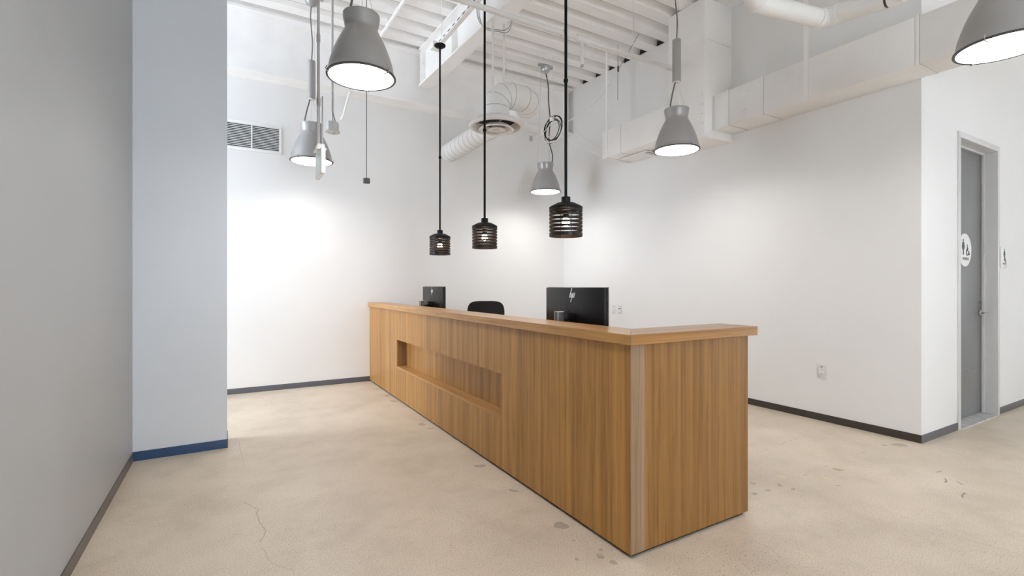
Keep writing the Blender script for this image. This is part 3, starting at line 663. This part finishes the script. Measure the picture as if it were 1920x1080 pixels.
# ------------------------------------------------------------------ electrical plates
def outlet(y, z, label, style):
    t = thing({'outlet': 'power_outlet', 'switch': 'wall_switch', 'data': 'data_plate'}[style], (XR, y, z), label, {'outlet': 'outlet', 'switch': 'switch', 'data': 'outlet'}[style])
    w, h = (.038, .062) if style == 'outlet' else (.035, .060)
    obj('cover_plate', bx(XR-.007, XR-.0003, y-w, y+w, z-h, z+h, bev=.0025), 'plate', t)
    f = obj('face', bx(XR-.010, XR-.0065, y-.017, y+.017, z-.034, z+.034, bev=.001), 'white', t)
    if style == 'outlet':
        for zz in (z+.018, z-.018):
            obj('slot', bx(XR-.0106, XR-.0098, y-.010, y-.006, zz-.006, zz+.004), 'darkhole', f)
            obj('slot', bx(XR-.0106, XR-.0098, y+.004, y+.007, zz-.006, zz+.004), 'darkhole', f)
            obj('ground_hole', bx(XR-.0106, XR-.0098, y-.003, y+.003, zz+.007, zz+.012), 'darkhole', f)
        for yy in (y-.005, y+.006): obj('indicator', bx(XR-.0078, XR-.0068, yy-.004, yy+.004, z+.042, z+.049), 'darkhole', t)
    elif style == 'data':
        for yy in (y-.009, y+.009): obj('jack', bx(XR-.0106, XR-.0098, yy-.0065, yy+.0065, z+.008, z+.021), 'darkhole', f)
    else:
        for zz in (z+.022, z, z-.022): obj('button_gap', bx(XR-.0106, XR-.0098, y-.008, y+.008, zz-.0015, zz+.0015), 'signgrey', f)
outlet(2.413, .452, 'white duplex power outlet low on the right wall', 'outlet')
outlet(5.215, .908, 'white rocker wall plate nearer the room corner, right of the large monitor', 'switch')
outlet(5.09, .908, 'white data plate with two black jacks, right of the other wall plate', 'data')

# ------------------------------------------------------------------ door, frame, signs
LY = 1.775
bm = nb(); fw = .05
box(bm, DX0-fw, DX0, YD-.012, YD+.19, 0, DZ+fw, bev=.002); box(bm, DX1, DX1+fw, YD-.012, YD+.19, 0, DZ+fw, bev=.002)
box(bm, DX0, DX1, YD-.012, YD+.19, DZ, DZ+fw, bev=.002)
dr1 = struct('door_1', bm, 'frame', 'grey restroom door in a pale steel frame on the right', smooth=True)
obj('door_stop', bx(DX1-.016, DX1, LY-.02, LY-.002, 0, DZ-.016), 'frame', dr1); obj('door_stop', bx(DX0, DX1, LY-.02, LY-.002, DZ-.016, DZ), 'frame', dr1)
lf = obj('leaf', bx(DX0+.004, DX1-.006, LY, LY+.045, .012, DZ-.005, bev=.0015), 'door', dr1)
obj('seal', bx(DX1-.006, DX1-.001, LY+.004, LY+.02, .01, DZ-.002), 'darkhole', dr1)
obj('sill', bx(DX0, DX1, YD-.02, YD+.19, 0, .010), 'stone', dr1)
hx, hz = 6.30, .985
obj('lever_rose', tube(nb(), [(hx, LY, hz), (hx, LY-.012, hz)], .027, 22), 'chrome', dr1)
obj('lever', tube(nb(), spline([(hx, LY-.008, hz), (hx, LY-.055, hz), (hx-.018, LY-.066, hz), (hx-.06, LY-.068, hz-.001), (hx-.115, LY-.062, hz-.002)], 5), .009, 12), 'chrome', dr1)
obj('lock_cylinder', tube(nb(), [(hx, LY, hz+.095), (hx, LY-.02, hz+.095)], .017, 18), 'chrome', dr1)
obj('kick_scuff', bx(5.95, 6.02, LY-.0006, LY+.001, .437, .441), 'signink', lf); obj('kick_scuff', bx(6.10, 6.125, LY-.0006, LY+.001, .45, .454), 'signink', lf)
obj('kick_scuff', bx(6.17, 6.178, LY-.0006, LY+.001, .445, .456), 'signink', lf)
def disc_y(x, z, r, y0, y1, seg=40):
    return tube(nb(), [(x, y0, z), (x, y1, z)], r, seg)
def figure(par, x, z, s, y, female=True):
    """standing pictogram, height s, centred on x with feet at z"""
    obj('figure_head', disc_y(x, z+s*.93, s*.075, y, y-.0015, 16), 'signink', par)
    poly = [(x-.05*s, z), (x-.05*s, z+.36*s), (x-.17*s, z+.36*s), (x-.08*s, z+.72*s), (x-.17*s, z+.45*s), (x-.205*s, z+.47*s), (x-.11*s, z+.83*s), (x+.11*s, z+.83*s), (x+.205*s, z+.47*s), (x+.17*s, z+.45*s), (x+.08*s, z+.72*s), (x+.17*s, z+.36*s), (x+.05*s, z+.36*s), (x+.05*s, z)]
    # body split in convex pieces
    bm = nb()
    prism2(bm, [(x-.17*s, z+.34*s), (x+.17*s, z+.34*s), (x+.09*s, z+.83*s), (x-.09*s, z+.83*s)], y)
    prism2(bm, [(x-.07*s, z), (x-.012*s, z), (x-.012*s, z+.36*s), (x-.07*s, z+.36*s)], y)
    prism2(bm, [(x+.012*s, z), (x+.07*s, z), (x+.07*s, z+.36*s), (x+.012*s, z+.36*s)], y)
    prism2(bm, [(x-.225*s, z+.46*s), (x-.18*s, z+.45*s), (x-.08*s, z+.80*s), (x-.12*s, z+.83*s)], y)
    prism2(bm, [(x+.18*s, z+.45*s), (x+.225*s, z+.46*s), (x+.12*s, z+.83*s), (x+.08*s, z+.80*s)], y)
    obj('figure_body', bm, 'signink', par, False)
def prism2(bm, poly, y): prism(bm, poly, 1, y-.0015, y)
def wheelchair(par, x, z, s, y):
    obj('wheelchair_head', disc_y(x, z+s*.92, s*.08, y, y-.0015, 14), 'signink', par)
    pts = []
    for k in range(13):
        a = math.radians(120+k*17.5); pts.append((x+.02*s+.29*s*math.cos(a), y-.001, z+.30*s+.29*s*math.sin(a)))
    bm = nb(); tube(bm, pts, .035*s, 6)
    tube(bm, [(x, y-.001, z+.82*s), (x+.02*s, y-.001, z+.42*s), (x+.28*s, y-.001, z+.40*s), (x+.40*s, y-.001, z+.08*s), (x+.50*s, y-.001, z+.12*s)], .04*s, 6)
    tube(bm, [(x, y-.001, z+.65*s), (x+.22*s, y-.001, z+.62*s)], .03*s, 6)
    obj('wheelchair_symbol', bm, 'signink', par)
def text(par, name, body, x, y, z, size, mat):
    cu = bpy.data.curves.new(name, 'FONT'); cu.body = body; cu.size = size; cu.align_x = 'CENTER'; cu.extrude = .0006; cu.resolution_u = 3
    tmp = bpy.data.objects.new(name, cu); COL.objects.link(tmp)
    bpy.context.view_layer.update()
    me = bpy.data.meshes.new_from_object(tmp.evaluated_get(bpy.context.evaluated_depsgraph_get()))
    bpy.data.objects.remove(tmp)
    off = Vector((0, 0, 0)); p = par
    while p is not None: off += p.location; p = p.parent
    R = Matrix.Rotation(PI/2, 4, 'X')
    me.transform(Matrix.Translation(Vector((x, y, z))-off) @ R)
    me.materials.clear(); me.materials.append(M[mat])
    o = bpy.data.objects.new(name, me); COL.objects.link(o); o.parent = par; return o
sgx, sgz = 5.93, 1.58
ds = thing('restroom_sign', (sgx, LY, sgz), 'round white restroom sign reading WOMEN with pictograms on the grey door', 'sign')
obj('disc', tube(nb(), [(sgx, LY-.0005, sgz), (sgx, LY-.007, sgz)], .154, 56), 'white', ds)
figure(ds, sgx-.045, sgz-.045, .145, LY-.007); wheelchair(ds, sgx+.05, sgz-.05, .105, LY-.007)
text(ds, 'lettering', 'WOMEN', sgx+.01, LY-.0076, sgz-.095, .038, 'signink')
wx, wz = 6.545, 1.52
ws = thing('wall_sign', (wx, YD, wz), 'small rectangular white restroom plaque on the wall beside the door', 'sign')
obj('plaque', bx(wx-.085, wx+.085, YD-.012, YD-.0004, wz-.102, wz+.102, bev=.002), 'white', ws)
figure(ws, wx-.005, wz-.028, .115, YD-.012); wheelchair(ws, wx+.02, wz-.045, .05, YD-.012)
text(ws, 'lettering', 'WOMEN', wx, YD-.0126, wz-.068, .026, 'signgrey')
obj('braille_dots', bx(wx-.012, wx+.02, YD-.0128, YD-.0118, wz-.086, wz-.082), 'signgrey', ws)

# ------------------------------------------------------------------ monitors, boxes, chair
WT = .74
def monitor(y0, y1, label, port=False):
    x = 2.05; w = y1-y0; ym = (y0+y1)/2; z1, z0 = 1.237, .85
    t = thing('monitor', (x+.02, ym, WT), label, 'monitor', 'black monitors on the desk')
    pn = obj('back_shell', bx(x, x+.026, y0+.006, y1-.006, z0, z1-.003, bev=.004), 'blackplastic', t)
    obj('bezel', bx(x+.026, x+.036, y0, y1, z0-.006, z1, bev=.002), 'mongrey', t)
    obj('screen', bx(x+.036, x+.0365, y0+.008, y1-.008, z0+.006, z1-.008), 'blackplastic', t)
    # mount plate outline and neck
    lx = x-.0008; zz0, zz1 = .93, 1.125; h = .068
    for a in ((ym-h, ym+h, zz1-.002, zz1), (ym-h, ym-h+.002, zz0, zz1), (ym+h-.002, ym+h, zz0, zz1)):
        obj('plate_groove', bx(lx, x+.001, a[0], a[1], a[2], a[3]), 'darkhole', pn)
    pts = [(lx, ym+.048*math.cos(math.radians(a)), 1.045+.048*math.sin(math.radians(a))) for a in range(0, 181, 15)]
    obj('arc_groove', tube(nb(), pts, .0014, 6), 'darkhole', pn)
    if port: obj('port_recess', bx(x-.001, x+.004, y0+.04, y0+.10, .94, 1.035), 'darkhole', pn)
    # slanted four-stroke logo; strokes lean, mirrored so it reads from behind the screen
    def stroke(u0, v0, u1, v1, wd=.0035):
        cz = 1.185; cy = ym+.006
        a = Vector((0, cy-u0, cz+v0)); b_ = Vector((0, cy-u1, cz+v1))
        return prism(nb(), [(a.y+wd, a.z), (a.y-wd, a.z), (b_.y-wd, b_.z), (b_.y+wd, b_.z)], 0, x-.0012, x+.0005)
    for s in ((-.030, -.020, -.002, .046), (-.016, -.020, -.006, .010), (-.018, -.052, .010, .012), (.004, -.020, .014, .012), (.018, -.020, .030, .014)):
        obj('logo_stroke', stroke(*s), 'logo', pn, False)
    for s in ((-.006, .012, -.014, .012), (.004, -.021, .010, -.021)): pass
    return t
monitor(2.349, 3.014, 'large black monitor seen from behind near the front end of the desk')
monitor(5.05, 5.71, 'black monitor seen from behind at the far end of the desk', True)
def arm(y, ym, label):
    x0, x1 = 1.83, 1.878
    t = thing('monitor_stand', (1.854, y, WT), label, 'monitor stand', 'monitor stands clamped to the desk')
    ps = obj('post', bx(x0, x1, y-.018, y+.018, WT+.02, 1.078, bev=.002), 'mongrey', t)
    for yy in (y+.018, y-.018): obj('edge_trim', bx(x0-.001, x0+.002, yy-.002, yy+.002, WT+.02, 1.076), 'greyplastic', ps)
    obj('post_cap', bx(x0-.001, x1+.001, y-.019, y+.019, 1.076, 1.081), 'greyplastic', ps)
    obj('clamp_base', bx(x0-.03, x1+.03, y-.045, y+.045, WT, WT+.02, bev=.003), 'blackplastic', t)
    obj('swing_arm', tube(nb(), [(x1-.01, y, 1.01), (x1+.06, y+(ym-y)*.35, 1.012), (2.01, ym, 1.03)], .022, 12), 'blackplastic', t)
    obj('tilt_head', tube(nb(), [(1.99, ym, 1.03), (2.0495, ym, 1.03)], .034, 16), 'blackplastic', t)
arm(2.568, 2.682, 'slim square monitor stand post with an arm holding the large near monitor')
arm(5.188, 5.38, 'slim square monitor stand post with an arm holding the far monitor')

def chair(cx, cy, face, label):
    t = thing('office_chair', (cx, cy, 0), label, 'chair'); t.rotation_euler = (0, 0, 0)
    f = Vector((math.cos(face), math.sin(face), 0)); s = Vector((-f.y, f.x, 0)); O = Vector((cx, cy, 0))
    def W(a, b_, z): return O+f*a+s*b_+Vector((0, 0, z))
    # backrest: rounded, curved slab; the chair faces direction f, the back is at -f
    bm = nb(); nu, nv = 16, 14; grid = {}
    for side in (0, 1):
        for i in range(nu+1):
            for j in range(nv+1):
                u = -1+2*i/nu; v = -1+2*j/nv; e_ = 4.5
                q = max(abs(u), abs(v)); n_ = (abs(u)**e_+abs(v)**e_)**(1/e_); sc_ = q/n_ if n_ > 1e-6 else 1
                uu, vv = u*sc_, v*sc_
                hw = .222*(1+.05*vv); zt = .80+.262*vv; u = uu
                dep = -.255-.025*vv+.045*uu*uu+(.018 if side else -.018)*(1-.6*q**4); hw = hw
                grid[side, i, j] = bm.verts.new(W(dep, hw*u, zt))
    for side in (0, 1):
        for i in range(nu):
            for j in range(nv): bm.faces.new((grid[side, i, j], grid[side, i+1, j], grid[side, i+1, j+1], grid[side, i, j+1]))
    edge = [(i, 0) for i in range(nu)]+[(nu, j) for j in range(nv)]+[(i, nv) for i in range(nu, 0, -1)]+[(0, j) for j in range(nv, 0, -1)]
    for q in range(len(edge)):
        a, b_ = edge[q], edge[(q+1) % len(edge)]
        bm.faces.new((grid[0, a[0], a[1]], grid[0, b_[0], b_[1]], grid[1, b_[0], b_[1]], grid[1, a[0], a[1]]))
    obj('backrest', bm, 'fabric', t)
    bm = nb(); n = 28; lo, hi, mid = [], [], []
    for k in range(n):
        a = 2*PI*k/n; ca, sa = math.cos(a), math.sin(a)
        e = (abs(ca)**4+abs(sa)**4)**-.25
        for lst, q, z in ((lo, .94, .44), (mid, 1.0, .47), (hi, .93, .50)): lst.append(bm.verts.new(W(.24*e*ca*q, .24*e*sa*q, z)))
    for A, B in ((lo, mid), (mid, hi)):
        for k in range(n): bm.faces.new((A[k], A[(k+1) % n], B[(k+1) % n], B[k]))
    bm.faces.new(lo[::-1]); bm.faces.new(hi); obj('seat', bm, 'fabric', t)
    obj('back_support', tube(nb(), spline([W(-.1, 0, .43), W(-.27, 0, .45), W(-.30, 0, .55), W(-.285, 0, .72)], 5), .018, 10), 'blackplastic', t)
    obj('gas_stem', tube(nb(), [W(0, 0, .09), W(0, 0, .44)], .025, 14), 'blackplastic', t)
    for k in range(5):
        a = face+2*PI*k/5+.3; e = O+Vector((math.cos(a)*.27, math.sin(a)*.27, .075))
        obj('base_leg', tube(nb(), [O+Vector((0, 0, .11)), e], .02, 8, rs=[.024, .015]), 'blackplastic', t)
        s2 = Vector((-math.sin(a), math.cos(a), 0)); c0 = Vector((e.x, e.y, .03))
        obj('caster', tube(nb(), [c0-s2*.02, c0+s2*.02], .03, 14), 'blackplastic', t)
chair(2.78, 5.42, math.atan2(.86, .5)+PI*.0+.05, 'black office chair whose rounded backrest shows above the desk counter')
